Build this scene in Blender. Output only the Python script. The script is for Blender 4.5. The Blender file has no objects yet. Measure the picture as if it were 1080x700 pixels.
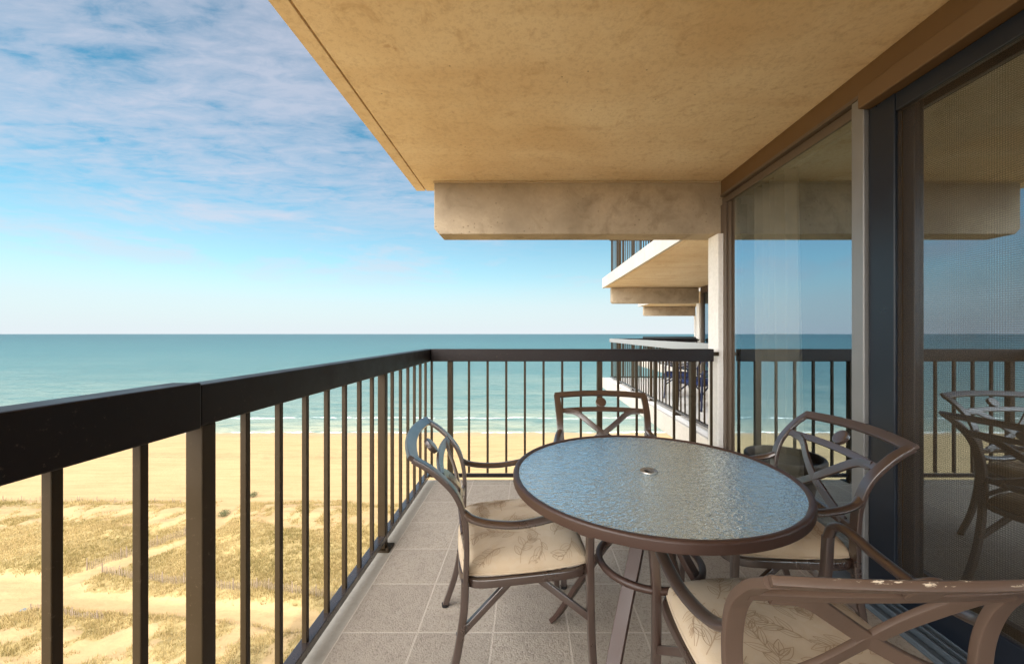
import bpy, math, random
import numpy as np
from mathutils import Vector, Matrix

R = math.radians
random.seed(7)
rng = np.random.default_rng(7)
sc = bpy.context.scene
C = sc.collection

# ------------------------------------------------------------------ camera
CAM_H = 1.18
cam = bpy.data.cameras.new('camera')
cam.sensor_width = 36.0
cam.lens = 36.0 * 410.0 / 1080.0
cam.shift_x = -17.0 / 1080.0
cam.shift_y = 2.0 / 1080.0
cam.clip_start = 0.02
cam.clip_end = 120000.0
camo = bpy.data.objects.new('camera', cam)
camo.location = (0, 0, CAM_H)
camo.rotation_euler = (R(90), 0, 0)
C.objects.link(camo)
sc.camera = camo

# ------------------------------------------------------------------ light
to_sun = Vector((0.75, -0.87, 1.0)).normalized()
elev = math.asin(to_sun.z)
azim = math.atan2(to_sun.x, to_sun.y)
sun = bpy.data.lights.new('sun', 'SUN')
sun.energy = 2.0
sun.angle = R(0.53)
sun.color = (1.0, 0.93, 0.80)
suno = bpy.data.objects.new('sun', sun)
suno.rotation_euler = to_sun.to_track_quat('Z', 'Y').to_euler()
suno.location = (40, -40, 60)
C.objects.link(suno)

sc.view_settings.view_transform = 'Standard'
sc.view_settings.look = 'None'
sc.view_settings.gamma = 1.0
sc.view_settings.use_curve_mapping = False
sc.view_settings.exposure = 1.60
sc.render.engine = 'CYCLES'
sc.cycles.use_denoising = True
sc.cycles.max_bounces = 12
sc.cycles.diffuse_bounces = 6
sc.cycles.glossy_bounces = 5
sc.cycles.transmission_bounces = 8
sc.cycles.transparent_max_bounces = 24
sc.cycles.sample_clamp_indirect = 8.0
sc.cycles.caustics_reflective = False
sc.cycles.caustics_refractive = False


# ------------------------------------------------------------------ node helpers
class NT:
    def __init__(self, nt):
        self.t = nt
        self.t.nodes.clear()

    def n(self, kind, **kw):
        nd = self.t.nodes.new(kind)
        for k, v in kw.items():
            if k == 'inp':
                for kk, vv in v.items():
                    s = nd.inputs[kk]
                    if hasattr(vv, 'is_output'):
                        self.t.links.new(vv, s)
                    else:
                        s.default_value = vv
            else:
                setattr(nd, k, v)
        return nd

    def math(self, op, a, b=0.0, c=None, clamp=False):
        nd = self.n('ShaderNodeMath', operation=op, use_clamp=clamp)
        for i, v in enumerate((a, b, c)):
            if v is None:
                continue
            if hasattr(v, 'is_output'):
                self.t.links.new(v, nd.inputs[i])
            else:
                nd.inputs[i].default_value = v
        return nd.outputs[0]

    def mix(self, fac, a, b, blend='MIX'):
        nd = self.n('ShaderNodeMix', data_type='RGBA', blend_type=blend)
        for i, v in ((0, fac), (6, a), (7, b)):
            if hasattr(v, 'is_output'):
                self.t.links.new(v, nd.inputs[i])
            else:
                nd.inputs[i].default_value = v if i == 0 else (tuple(v) + (1,))[:4]
        return nd.outputs[2]

    def ramp(self, fac, stops, interp='LINEAR'):
        nd = self.n('ShaderNodeValToRGB')
        cr = nd.color_ramp
        cr.interpolation = interp
        while len(cr.elements) < len(stops):
            cr.elements.new(0.5)
        for e, (p, c) in zip(cr.elements, stops):
            e.position = p
            e.color = (c, c, c, 1) if isinstance(c, (int, float)) else (tuple(c) + (1,))[:4]
        self.t.links.new(fac, nd.inputs[0])
        return nd.outputs[0]

    def noise(self, vec, scale, detail=4, rough=0.55, dist=0.0):
        nd = self.n('ShaderNodeTexNoise', inp={'Scale': scale, 'Detail': detail, 'Roughness': rough, 'Distortion': dist})
        if vec is not None:
            self.t.links.new(vec, nd.inputs['Vector'])
        return nd.outputs['Fac']

    def mapping(self, vec, scale=(1, 1, 1), rot=(0, 0, 0), loc=(0, 0, 0)):
        nd = self.n('ShaderNodeMapping', inp={'Scale': scale, 'Rotation': rot, 'Location': loc})
        self.t.links.new(vec, nd.inputs['Vector'])
        return nd.outputs[0]

    def obj(self):
        return self.n('ShaderNodeTexCoord').outputs['Object']

    def bump(self, h, strength=0.3, dist=0.01):
        nd = self.n('ShaderNodeBump', inp={'Strength': strength, 'Distance': dist, 'Height': h})
        return nd.outputs[0]

    def out(self, shader):
        o = self.n('ShaderNodeOutputMaterial')
        self.t.links.new(shader, o.inputs['Surface'])


def new_mat(name):
    m = bpy.data.materials.new(name)
    m.use_nodes = True
    return m, NT(m.node_tree)


def principled(t, base, rough=0.6, normal=None, **kw):
    p = t.n('ShaderNodeBsdfPrincipled')
    for k, v in dict({'Base Color': base, 'Roughness': rough}, **kw).items():
        s = p.inputs[k]
        if hasattr(v, 'is_output'):
            t.t.links.new(v, s)
        elif isinstance(v, (tuple, list)):
            s.default_value = (tuple(v) + (1,))[:4]
        else:
            s.default_value = v
    if normal is not None:
        t.t.links.new(normal, p.inputs['Normal'])
    return p.outputs[0]


# ------------------------------------------------------------------ world
world = bpy.data.worlds.new('World')
sc.world = world
world.use_nodes = True
w = NT(world.node_tree)
sky = w.n('ShaderNodeTexSky', sky_type='NISHITA', sun_disc=False)
sky.sun_elevation = elev
sky.sun_rotation = azim
sky.air_density = 1.0
sky.dust_density = 0.6
sky.ozone_density = 1.0
geo = w.n('ShaderNodeTexCoord').outputs['Generated']
sep = w.n('ShaderNodeSeparateXYZ', inp={'Vector': geo})
dz = w.math('MAXIMUM', sep.outputs[2], 0.02)
px = w.math('DIVIDE', sep.outputs[0], w.math('ADD', dz, 0.06))
py = w.math('DIVIDE', sep.outputs[1], w.math('ADD', dz, 0.06))
pv = w.n('ShaderNodeCombineXYZ', inp={'X': px, 'Y': py, 'Z': 0.0}).outputs[0]
# streaky high cloud sheet
v1 = w.mapping(pv, scale=(0.55, 1.5, 1), rot=(0, 0, R(-28)), loc=(3.2, 1.4, 0))
c_big = w.noise(v1, 0.75, 3, 0.5, 0.3)
v2 = w.mapping(pv, scale=(1.5, 3.2, 1), rot=(0, 0, R(-38)))
c_str = w.noise(v2, 1.7, 8, 0.62, 0.5)
c_fin = w.noise(w.mapping(pv, scale=(0.7, 1.6, 1), rot=(0, 0, R(-24))), 9.0, 7, 0.65, 0.6)
csum = w.math('ADD', w.math('MULTIPLY', c_big, 0.34), w.math('ADD', w.math('MULTIPLY', c_str, 0.50), w.math('MULTIPLY', c_fin, 0.34)))
cmask = w.ramp(csum, [(0.43, 0.0), (0.55, 0.6), (0.68, 1.0)])
# the sheet sits high to the left and thins out towards the horizon
lift = w.ramp(sep.outputs[2], [(0.16, 0.0), (0.30, 1.0)])
left = w.ramp(w.math('MULTIPLY_ADD', sep.outputs[0], 0.5, 0.5), [(0.05, 1.0), (0.45, 0.75), (0.62, 0.15)])
cloud1 = w.math('MULTIPLY', w.math('MULTIPLY', cmask, lift), left)
# small low banks
v3 = w.mapping(geo, scale=(2.2, 2.2, 9.0), loc=(0.35, 0.1, 0.2))
lowc = w.ramp(w.noise(v3, 1.6, 7, 0.62, 0.3), [(0.49, 0.0), (0.62, 0.9)])
lowband = w.ramp(sep.outputs[2], [(0.08, 0.0), (0.16, 0.8), (0.24, 0.6), (0.30, 0.0)])
cloud2 = w.math('MULTIPLY', lowc, lowband)
cl = w.math('MINIMUM', w.math('ADD', cloud1, cloud2), 1.0)
skyc = w.mix(1.0, sky.outputs[0], (0.23, 0.47, 0.46), 'MULTIPLY')
haze = w.ramp(sep.outputs[2], [(0.0, 0.97), (0.07, 0.82), (0.14, 0.42), (0.24, 0.10), (0.34, 0.0)])
CLV = 2.45
skyc = w.mix(haze, skyc, (CLV * 0.98, CLV * 1.06, CLV * 1.13))
skyc = w.mix(w.math('MULTIPLY', cl, 0.70), skyc, (CLV * 0.92, CLV * 0.90, CLV * 1.02))
# added fill: unseen sky behind the viewer raised to light the shaded balcony
glow = w.ramp(w.math('MULTIPLY_ADD', sep.outputs[1], 0.5, 0.5), [(0.30, 1.0), (0.60, 0.0)])
skyc = w.mix(w.math('MULTIPLY', glow, 0.8), skyc, (29.0, 28.2, 27.2))
bg = w.n('ShaderNodeBackground', inp={'Color': skyc, 'Strength': 0.112})
wo = w.n('ShaderNodeOutputWorld')
world.node_tree.links.new(bg.outputs[0], wo.inputs['Surface'])


# ------------------------------------------------------------------ mesh helpers
def catmull(pts, n=6):
    P = [np.array(p, float) for p in pts]
    P = [2 * P[0] - P[1]] + P + [2 * P[-1] - P[-2]]
    out = []
    for i in range(1, len(P) - 2):
        p0, p1, p2, p3 = P[i - 1:i + 3]
        for k in range(n):
            t = k / n
            out.append(0.5 * ((2 * p1) + (-p0 + p2) * t + (2 * p0 - 5 * p1 + 4 * p2 - p3) * t * t + (-p0 + 3 * p1 - 3 * p2 + p3) * t ** 3))
    out.append(P[-2])
    return out


def oval(a, b, n=12):
    return [(a * math.cos(2 * math.pi * i / n), b * math.sin(2 * math.pi * i / n)) for i in range(n)]


def rrect(a, b, r=None, n=3):
    r = r if r is not None else min(a, b) * 0.4
    o = []
    for cx, cy, s in ((a - r, b - r, 0), (-a + r, b - r, 90), (-a + r, -b + r, 180), (a - r, -b + r, 270)):
        for k in range(n):
            an = R(s + 90 * k / (n - 1))
            o.append((cx + r * math.cos(an), cy + r * math.sin(an)))
    return o


class MB:
    def __init__(self):
        self.v, self.f, self.m = [], [], []

    def add(self, vs, fs, mi=0):
        b = len(self.v)
        self.v += [tuple(map(float, p)) for p in vs]
        self.f += [tuple(b + i for i in f) for f in fs]
        self.m += [mi] * len(fs)
        return self

    def box(self, x0, x1, y0, y1, z0, z1, mi=0):
        vs = [(x0, y0, z0), (x1, y0, z0), (x1, y1, z0), (x0, y1, z0), (x0, y0, z1), (x1, y0, z1), (x1, y1, z1), (x0, y1, z1)]
        fs = [(0, 3, 2, 1), (4, 5, 6, 7), (0, 1, 5, 4), (1, 2, 6, 5), (2, 3, 7, 6), (3, 0, 4, 7)]
        return self.add(vs, fs, mi)

    def sweep(self, path, prof, side=(0, 0, 1), scale=None, closed=False, mi=0):
        P = [np.array(p, float) for p in path]
        n, k = len(P), len(prof)
        side = np.array(side, float)
        vs, fs = [], []
        for i in range(n):
            if closed:
                t = P[(i + 1) % n] - P[i - 1]
            else:
                t = P[min(i + 1, n - 1)] - P[max(i - 1, 0)]
            t = t / (np.linalg.norm(t) + 1e-12)
            s = side - t * np.dot(side, t)
            s = s / (np.linalg.norm(s) + 1e-12)
            b = np.cross(t, s)
            q = scale[i] if scale is not None else 1.0
            for a, c in prof:
                vs.append(P[i] + q * (a * s + c * b))
        m = n if closed else n - 1
        for i in range(m):
            for j in range(k):
                a, b2 = i * k + j, i * k + (j + 1) % k
                c, d = ((i + 1) % n) * k + (j + 1) % k, ((i + 1) % n) * k + j
                fs.append((a, b2, c, d))
        if not closed:
            fs.append(tuple(reversed(range(k))))
            fs.append(tuple((n - 1) * k + j for j in range(k)))
        return self.add(vs, fs, mi)

    def lathe(self, prof, cx=0, cy=0, n=48, mi=0, closed=True):
        k = len(prof)
        vs = [(cx + r * math.cos(2 * math.pi * i / n), cy + r * math.sin(2 * math.pi * i / n), z) for i in range(n) for r, z in prof]
        fs = []
        for i in range(n):
            for j in range(k if closed else k - 1):
                a, b = i * k + j, i * k + (j + 1) % k
                c, d = ((i + 1) % n) * k + (j + 1) % k, ((i + 1) % n) * k + j
                fs.append((a, d, c, b))
        return self.add(vs, fs, mi)

    def prism(self, poly, axis, a0, a1, mi=0):
        k = len(poly)
        def put(p, a):
            return {'x': (a, p[0], p[1]), 'y': (p[0], a, p[1]), 'z': (p[0], p[1], a)}[axis]
        vs = [put(p, a0) for p in poly] + [put(p, a1) for p in poly]
        fs = [tuple(reversed(range(k))), tuple(range(k, 2 * k))] + [(i, (i + 1) % k, k + (i + 1) % k, k + i) for i in range(k)]
        return self.add(vs, fs, mi)

    def build(self, name, mats, parent=None, smooth=False, bevel=0, angle=40, recalc=True):
        me = bpy.data.meshes.new(name)
        v = np.array(self.v)
        if parent is not None:
            l = parent.location
            q = parent
            off = np.array((l.x, l.y, l.z)) if parent.get('_world') else np.zeros(3)
            v = v - off
        me.from_pydata([tuple(p) for p in v], [], self.f)
        for mt in (mats if isinstance(mats, (list, tuple)) else [mats]):
            me.materials.append(mt)
        me.polygons.foreach_set('material_index', self.m)
        if recalc:
            import bmesh
            bm = bmesh.new()
            bm.from_mesh(me)
            bmesh.ops.recalc_face_normals(bm, faces=bm.faces)
            bm.to_mesh(me)
            bm.free()
        if smooth:
            me.polygons.foreach_set('use_smooth', [True] * len(me.polygons))
            me.set_sharp_from_angle(angle=R(angle))
        o = bpy.data.objects.new(name, me)
        C.objects.link(o)
        if parent is not None:
            o.parent = parent
        if smooth and len(me.polygons) < 1500:
            wn = o.modifiers.new('weighted normals', 'WEIGHTED_NORMAL')
            wn.keep_sharp = True
            wn.weight = 80
        if bevel:
            bv = o.modifiers.new('bevel', 'BEVEL')
            bv.width = bevel
            bv.segments = 2
            bv.limit_method = 'ANGLE'
        return o


def tag(o, label=None, cat=None, group=None, kind=None):
    if label:
        o['label'] = label
    if cat:
        o['category'] = cat
    if group:
        o['group'] = group
    if kind:
        o['kind'] = kind
    return o


def empty(name, loc, rz=0, label=None, cat=None, group=None, world_space=False):
    o = bpy.data.objects.new(name, None)
    o.location = loc
    o.rotation_euler = (0, 0, rz)
    o.empty_display_size = 0.1
    C.objects.link(o)
    if world_space:
        o['_world'] = 1
    return tag(o, label, cat, group)


def copy_tree(o, parent=None):
    c = o.copy()
    C.objects.link(c)
    if parent is not None:
        c.parent = parent
    for ch in list(o.children):
        copy_tree(ch, c)
    return c


def fast_mesh(name, verts, faces, mat, attr=None):
    """verts (n,3), faces (m,k) numpy"""
    me = bpy.data.meshes.new(name)
    n, m, k = len(verts), len(faces), faces.shape[1]
    me.vertices.add(n)
    me.vertices.foreach_set('co', verts.astype(np.float32).ravel())
    me.loops.add(m * k)
    me.loops.foreach_set('vertex_index', faces.astype(np.int32).ravel())
    me.polygons.add(m)
    me.polygons.foreach_set('loop_start', (np.arange(m) * k).astype(np.int32))
    me.update(calc_edges=True)
    if attr:
        for an, vals in attr.items():
            a = me.attributes.new(an, 'FLOAT', 'POINT')
            a.data.foreach_set('value', vals.astype(np.float32))
    me.materials.append(mat)
    me.validate()
    o = bpy.data.objects.new(name, me)
    C.objects.link(o)
    return o


# ------------------------------------------------------------------ materials
def concrete(name, base, var=0.25, stain=(0.16, 0.10, 0.05), stain_amt=0.35, scale=1.0, holes=False, rough=0.85):
    m, t = new_mat(name)
    o = t.obj()
    big = t.noise(o, 1.1 * scale, 5, 0.6, 0.3)
    fine = t.noise(o, 38 * scale, 5, 0.7)
    mid = t.noise(t.mapping(o, scale=(1, 1, 1), loc=(4, 2, 1)), 4.5 * scale, 6, 0.62, 0.6)
    c = t.mix(t.ramp(big, [(0.3, 0.0), (0.7, 1.0)]), tuple(b * (1 - var) for b in base), tuple(min(1, b * (1 + var * 0.6)) for b in base))
    c = t.mix(t.math('MULTIPLY', t.ramp(mid, [(0.53, 0.0), (0.72, 1.0)]), stain_amt), c, stain)
    c = t.mix(t.math('MULTIPLY', t.ramp(fine, [(0.35, 1.0), (0.6, 0.0)]), 0.22), c, tuple(b * 0.55 for b in base))
    h = t.math('ADD', t.math('MULTIPLY', fine, 0.5), t.math('MULTIPLY', mid, 0.6))
    if holes:
        vo = t.n('ShaderNodeTexVoronoi', inp={'Scale': 26.0 * scale, 'Randomness': 1.0})
        t.t.links.new(o, vo.inputs['Vector'])
        pit = t.math('MULTIPLY', t.ramp(vo.outputs['Distance'], [(0.10, 1.0), (0.2, 0.0)]), t.ramp(t.noise(o, 5.0, 3), [(0.5, 0.0), (0.62, 1.0)]))
        c = t.mix(t.math('MULTIPLY', pit, 0.6), c, tuple(b * 0.3 for b in base))
        h = t.math('SUBTRACT', h, pit)
    t.out(principled(t, c, rough, t.bump(h, 0.25, 0.006), **{'Specular IOR Level': 0.25}))
    return m


def metal_paint(name, base, rough=0.38, spec=0.5, coat=0.0, chips=0.0, var=0.2, metallic=0.0):
    m, t = new_mat(name)
    o = t.obj()
    n1 = t.noise(o, 9, 5, 0.6)
    n2 = t.noise(o, 160, 3, 0.6)
    c = t.mix(n1, tuple(b * (1 - var) for b in base), tuple(b * (1 + var) for b in base))
    if chips:
        zz = t.n('ShaderNodeSeparateXYZ', inp={'Vector': o}).outputs[2]
        top = t.ramp(t.n('ShaderNodeMapRange', inp={'Value': zz, 'From Min': 0.80, 'From Max': 0.83}).outputs[0], [(0.62, 0.0), (0.70, 1.0)])
        ch = t.math('MULTIPLY', top, t.ramp(t.noise(t.mapping(o, scale=(2.0, 0.5, 2.0)), 60, 5, 0.7), [(0.58, 0.0), (0.60, 1.0)]))
        c = t.mix(ch, c, (0.55, 0.47, 0.36))
    if 'rail' in name or 'baluster' in name:
        sk = t.math('MULTIPLY', t.ramp(t.noise(o, 75, 6, 0.75), [(0.60, 0.0), (0.68, 1.0)]), t.ramp(t.noise(o, 3.5, 3), [(0.42, 0.15), (0.62, 1.0)]))
        c = t.mix(t.math('MULTIPLY', sk, 0.55), c, (0.15, 0.11, 0.08))
    r = t.ramp(n1, [(0.25, rough * 0.8), (0.75, min(1, rough * 1.25))])
    t.out(principled(t, c, r, t.bump(n2, 0.06, 0.002), **{'Specular IOR Level': spec, 'Coat Weight': coat, 'Coat Roughness': 0.25, 'Metallic': metallic}))
    return m


M = {}
m, t = new_mat('soffit paint')
o = t.obj()
b1 = t.noise(o, 0.9, 6, 0.62, 0.5)
b2 = t.noise(t.mapping(o, scale=(0.35, 2.4, 1), rot=(0, 0, R(4))), 1.6, 6, 0.6, 0.3)
b3 = t.noise(o, 7.5, 6, 0.68, 0.8)
fn = t.noise(o, 46, 5, 0.7)
c = t.mix(t.ramp(b1, [(0.32, 0.0), (0.68, 1.0)]), (0.74, 0.57, 0.355), (0.88, 0.76, 0.56))
c = t.mix(t.math('MULTIPLY', t.ramp(b2, [(0.46, 0.0), (0.70, 1.0)]), 0.45), c, (0.66, 0.47, 0.26))
c = t.mix(t.math('MULTIPLY', t.ramp(b3, [(0.56, 0.0), (0.68, 1.0)]), 0.38), c, (0.50, 0.33, 0.16))
rust = t.math('MULTIPLY', t.ramp(t.noise(t.mapping(o, loc=(3, 7, 0)), 5.0, 6, 0.7, 1.2), [(0.62, 0.0), (0.72, 1.0)]), t.ramp(t.noise(o, 0.8, 2), [(0.48, 0.0), (0.6, 1.0)]))
c = t.mix(t.math('MULTIPLY', rust, 0.65), c, (0.40, 0.19, 0.05))
c = t.mix(t.math('MULTIPLY', t.ramp(fn, [(0.36, 1.0), (0.52, 0.0)]), 0.25), c, (0.42, 0.30, 0.17))
vo = t.n('ShaderNodeTexVoronoi', inp={'Scale': 9.0, 'Randomness': 1.0})
t.t.links.new(o, vo.inputs['Vector'])
pit = t.ramp(vo.outputs['Distance'], [(0.030, 1.0), (0.05, 0.0)])
c = t.mix(t.math('MULTIPLY', pit, 0.6), c, (0.20, 0.13, 0.07))
hh_ = t.math('SUBTRACT', t.math('ADD', t.math('MULTIPLY', fn, 0.6), t.math('MULTIPLY', b3, 0.7)), pit)
t.out(principled(t, c, 0.85, t.bump(hh_, 0.35, 0.007), **{'Specular IOR Level': 0.2}))
M['soffit'] = m
M['beam'] = concrete('beam concrete', (0.48, 0.40, 0.295), 0.38, (0.19, 0.15, 0.10), 0.62, 1.0, holes=True)
M['white'] = concrete('white painted concrete', (0.88, 0.87, 0.84), 0.04, (0.6, 0.56, 0.48), 0.15, 1.0)
M['edge'] = concrete('painted slab edge', (0.56, 0.54, 0.50), 0.08, (0.45, 0.40, 0.32), 0.35, 1.0)
M['slab'] = concrete('balcony slab concrete', (0.42, 0.39, 0.34), 0.15, (0.25, 0.22, 0.18), 0.3, 1.2)
M['facade'] = concrete('facade concrete', (0.5, 0.45, 0.37), 0.12, (0.3, 0.25, 0.2), 0.2, 0.4)
M['caulk'] = concrete('caulk', (0.55, 0.45, 0.32), 0.1, (0.3, 0.25, 0.2), 0.2, 2.0)
M['rail'] = metal_paint('dark bronze railing paint', (0.011, 0.007, 0.007), 0.42, 0.25, 0.0, var=0.25)
M['rail_bar'] = metal_paint('bronze baluster paint', (0.036, 0.023, 0.010), 0.45, 0.28, 0.0, var=0.3)
M['rail_skylit'] = metal_paint('sky sheen railing paint', (0.30, 0.32, 0.33), 0.5, 0.4, 0.0, var=0.15)  # pale grey stands in for sky reflected on the rail top
M['rail_low'] = metal_paint('bronze bottom rail paint', (0.030, 0.022, 0.020), 0.26, 0.8, 0.5, var=0.3)
M['chair'] = metal_paint('bronze chair paint', (0.040, 0.021, 0.015), 0.30, 1.0, 0.8, var=0.25)
M['chair_worn'] = metal_paint('worn bronze chair paint', (0.088, 0.056, 0.040), 0.45, 0.5, 0.0, chips=0.12, var=0.2)
M['table'] = metal_paint('table bronze paint', (0.042, 0.021, 0.015), 0.45, 0.4, 0.15, var=0.2)
M['blue_chair'] = metal_paint('navy plastic', (0.012, 0.018, 0.055), 0.4, 0.4)
M['blue_cloth'] = metal_paint('blue cloth', (0.03, 0.045, 0.12), 0.9, 0.1)
M['header'] = metal_paint('brown painted header', (0.135, 0.082, 0.040), 0.55, 0.3, var=0.12)
M['frame_dark'] = metal_paint('dark bronze aluminium', (0.010, 0.014, 0.022), 0.32, 0.4, var=0.15)
M['frame_brown'] = metal_paint('brown aluminium', (0.10, 0.075, 0.055), 0.4, 0.5, var=0.15)
M['frame_grey'] = metal_paint('weathered aluminium', (0.22, 0.22, 0.22), 0.38, 0.5, var=0.1, metallic=0.4)
M['gasket'] = metal_paint('black gasket', (0.012, 0.012, 0.013), 0.6, 0.3)
M['sill'] = metal_paint('sill aluminium', (0.13, 0.16, 0.19), 0.35, 0.5, var=0.2, metallic=0.3)
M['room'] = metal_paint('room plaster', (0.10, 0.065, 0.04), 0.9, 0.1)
M['pot'] = metal_paint('brown planter plastic', (0.10, 0.068, 0.048), 0.5, 0.4)
M['soil'] = concrete('potting soil', (0.05, 0.035, 0.025), 0.3, (0.03, 0.02, 0.01), 0.3, 4.0)
M['steel'] = metal_paint('steel plug', (0.35, 0.33, 0.30), 0.3, 0.5, metallic=0.8)
M['fence_wood'] = concrete('weathered pickets', (0.20, 0.15, 0.105), 0.3, (0.14, 0.10, 0.07), 0.3, 0.6)

# floor tiles with exposed aggregate
m, t = new_mat('aggregate floor tile')
o = t.obj()
br = t.n('ShaderNodeTexBrick', offset=0.0, squash=1.0, inp={'Scale': 1.0, 'Mortar Size': 0.0045, 'Mortar Smooth': 0.3, 'Brick Width': 0.2975, 'Row Height': 0.2975,
                                            'Color1': (0.0, 0, 0, 1), 'Color2': (1, 1, 1, 1), 'Mortar': (0.5, 0.5, 0.5, 1)})
t.t.links.new(t.mapping(o, loc=(0.437, -0.042, 0)), br.inputs['Vector'])
vo = t.n('ShaderNodeTexVoronoi', inp={'Scale': 175.0})
t.t.links.new(o, vo.inputs['Vector'])
peb = t.n('ShaderNodeSeparateColor', inp={'Color': vo.outputs['Color']}).outputs[0]
n1 = t.noise(o, 2.3, 5, 0.6, 0.3)
n2 = t.noise(o, 14, 4, 0.6)
base = t.mix(n1, (0.35, 0.30, 0.245), (0.485, 0.42, 0.35))
base = t.mix(t.math('MULTIPLY', t.ramp(peb, [(0.0, 0.0), (1.0, 1.0)]), 0.30), base, (0.54, 0.48, 0.40))
base = t.mix(t.math('MULTIPLY', t.ramp(peb, [(0.12, 1.0), (0.3, 0.0)]), 0.34), base, (0.12, 0.09, 0.07))
tb = t.n('ShaderNodeSeparateColor', inp={'Color': br.outputs['Color']}).outputs[0]
base = t.mix(t.math('MULTIPLY', tb, 0.34), base, (0.25, 0.215, 0.18))
base = t.mix(t.math('MULTIPLY', t.ramp(n2, [(0.5, 0.0), (0.75, 1.0)]), 0.25), base, (0.16, 0.13, 0.105))
base = t.mix(br.outputs['Fac'], base, t.mix(t.noise(o, 3.0, 4, 0.6), (0.42, 0.365, 0.305), (0.58, 0.515, 0.44)))
h = t.math('SUBTRACT', t.math('MULTIPLY', t.ramp(vo.outputs['Distance'], [(0.0, 1.0), (0.7, 0.0)]), 0.6), t.math('MULTIPLY', br.outputs['Fac'], 0.8))
t.out(principled(t, base, 0.62, t.bump(h, 0.45, 0.003), **{'Specular IOR Level': 0.35}))
M['tile'] = m

# cushion fabric and printed vine lines
m, t = new_mat('cushion fabric')
o = t.obj()
n1 = t.noise(o, 7, 4, 0.6)
wv = t.noise(t.mapping(o, scale=(1, 1, 1)), 420, 2, 0.5)
c = t.mix(n1, (0.43, 0.34, 0.235), (0.54, 0.44, 0.325))
blot = t.ramp(t.noise(o, 22, 3, 0.5, 0.8), [(0.5, 0.0), (0.56, 1.0)])
c = t.mix(t.math('MULTIPLY', blot, 0.22), c, (0.46, 0.34, 0.21))
t.out(principled(t, c, 0.9, t.bump(wv, 0.25, 0.002), **{'Specular IOR Level': 0.15, 'Sheen Weight': 0.15}))
M['fabric'] = m
m, t = new_mat('printed vine line')
t.out(principled(t, t.mix(t.noise(t.obj(), 30, 2), (0.31, 0.22, 0.145), (0.42, 0.32, 0.215)), 0.9, **{'Specular IOR Level': 0.1}))
M['vine'] = m

# hammered table glass
m, t = new_mat('hammered glass')
o = t.obj()
h = t.math('ADD', t.noise(t.mapping(o, scale=(1, 1.6, 1)), 50, 2, 0.5, 0.9), t.math('MULTIPLY', t.noise(o, 150, 2, 0.5), 0.3))
nb = t.bump(h, 0.9, 0.0034)
fr = t.n('ShaderNodeFresnel', inp={'IOR': 1.55, 'Normal': nb}).outputs[0]
gl = t.n('ShaderNodeBsdfGlossy', inp={'Color': (0.84, 0.96, 1.0, 1), 'Roughness': 0.08, 'Normal': nb}).outputs[0]
rf = t.n('ShaderNodeBsdfRefraction', inp={'Color': (0.80, 0.90, 0.92, 1), 'Roughness': 0.12, 'IOR': 1.08, 'Normal': nb}).outputs[0]
tr = t.n('ShaderNodeBsdfTransparent', inp={'Color': (0.86, 0.93, 0.94, 1)}).outputs[0]
mx0 = t.n('ShaderNodeMixShader', inp={0: 0.70, 1: rf, 2: tr}).outputs[0]
df = t.n('ShaderNodeBsdfDiffuse', inp={'Color': (0.70, 0.87, 0.95, 1), 'Normal': nb}).outputs[0]
mx1 = t.n('ShaderNodeMixShader', inp={0: 0.42, 1: mx0, 2: df}).outputs[0]
f2 = t.math('MULTIPLY_ADD', fr, 1.3, 0.47, clamp=True)
t.out(t.n('ShaderNodeMixShader', inp={0: f2, 1: mx1, 2: gl}).outputs[0])
M['table_glass'] = m


def window_glass(name, refl, tint, rough=0.0):
    m, t = new_mat(name)
    lw = t.n('ShaderNodeFresnel', inp={'IOR': 1.5}).outputs[0]
    n1 = t.bump(t.noise(t.obj(), 1.6, 2, 0.5), 0.02, 0.01)
    gl = t.n('ShaderNodeBsdfGlossy', inp={'Color': (0.70, 0.87, 1.0, 1), 'Roughness': rough, 'Normal': n1}).outputs[0]
    tr = t.n('ShaderNodeBsdfTransparent', inp={'Color': tuple(tint) + (1,)}).outputs[0]
    f = t.math('ADD', lw, refl, clamp=True)
    t.out(t.n('ShaderNodeMixShader', inp={0: f, 1: tr, 2: gl}).outputs[0])
    return m


M['glass'] = window_glass('tinted window glass', 0.44, (0.95, 0.92, 0.86))
M['door_glass'] = window_glass('tinted door glass', 0.52, (0.70, 0.62, 0.52))
m, t = new_mat('clear inner glass face')
t.out(t.n('ShaderNodeBsdfTransparent', inp={'Color': (0.93, 0.94, 0.93, 1)}).outputs[0])
M['clear'] = m
M['rail_glass'] = window_glass('facade glass', 0.35, (0.3, 0.3, 0.3))

# insect screen
m, t = new_mat('insect screen mesh')
o = t.obj()
sp = t.n('ShaderNodeSeparateXYZ', inp={'Vector': o})
gy = t.math('PINGPONG', t.math('MULTIPLY', sp.outputs[1], 260.0), 1.0)
gz = t.math('PINGPONG', t.math('MULTIPLY', sp.outputs[2], 260.0), 1.0)
g = t.math('MAXIMUM', t.ramp(gy, [(0.55, 0.0), (0.75, 1.0)]), t.ramp(gz, [(0.55, 0.0), (0.75, 1.0)]))
patch = t.ramp(t.noise(o, 2.2, 3, 0.5), [(0.3, 0.13), (0.7, 0.24)])
fac = t.math('MULTIPLY', t.math('MULTIPLY_ADD', g, 1.0, 0.30), patch)
df = t.n('ShaderNodeBsdfDiffuse', inp={'Color': (0.10, 0.075, 0.05, 1)}).outputs[0]
tr = t.n('ShaderNodeBsdfTransparent').outputs[0]
t.out(t.n('ShaderNodeMixShader', inp={0: fac, 1: tr, 2: df}).outputs[0])
M['screen'] = m

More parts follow.
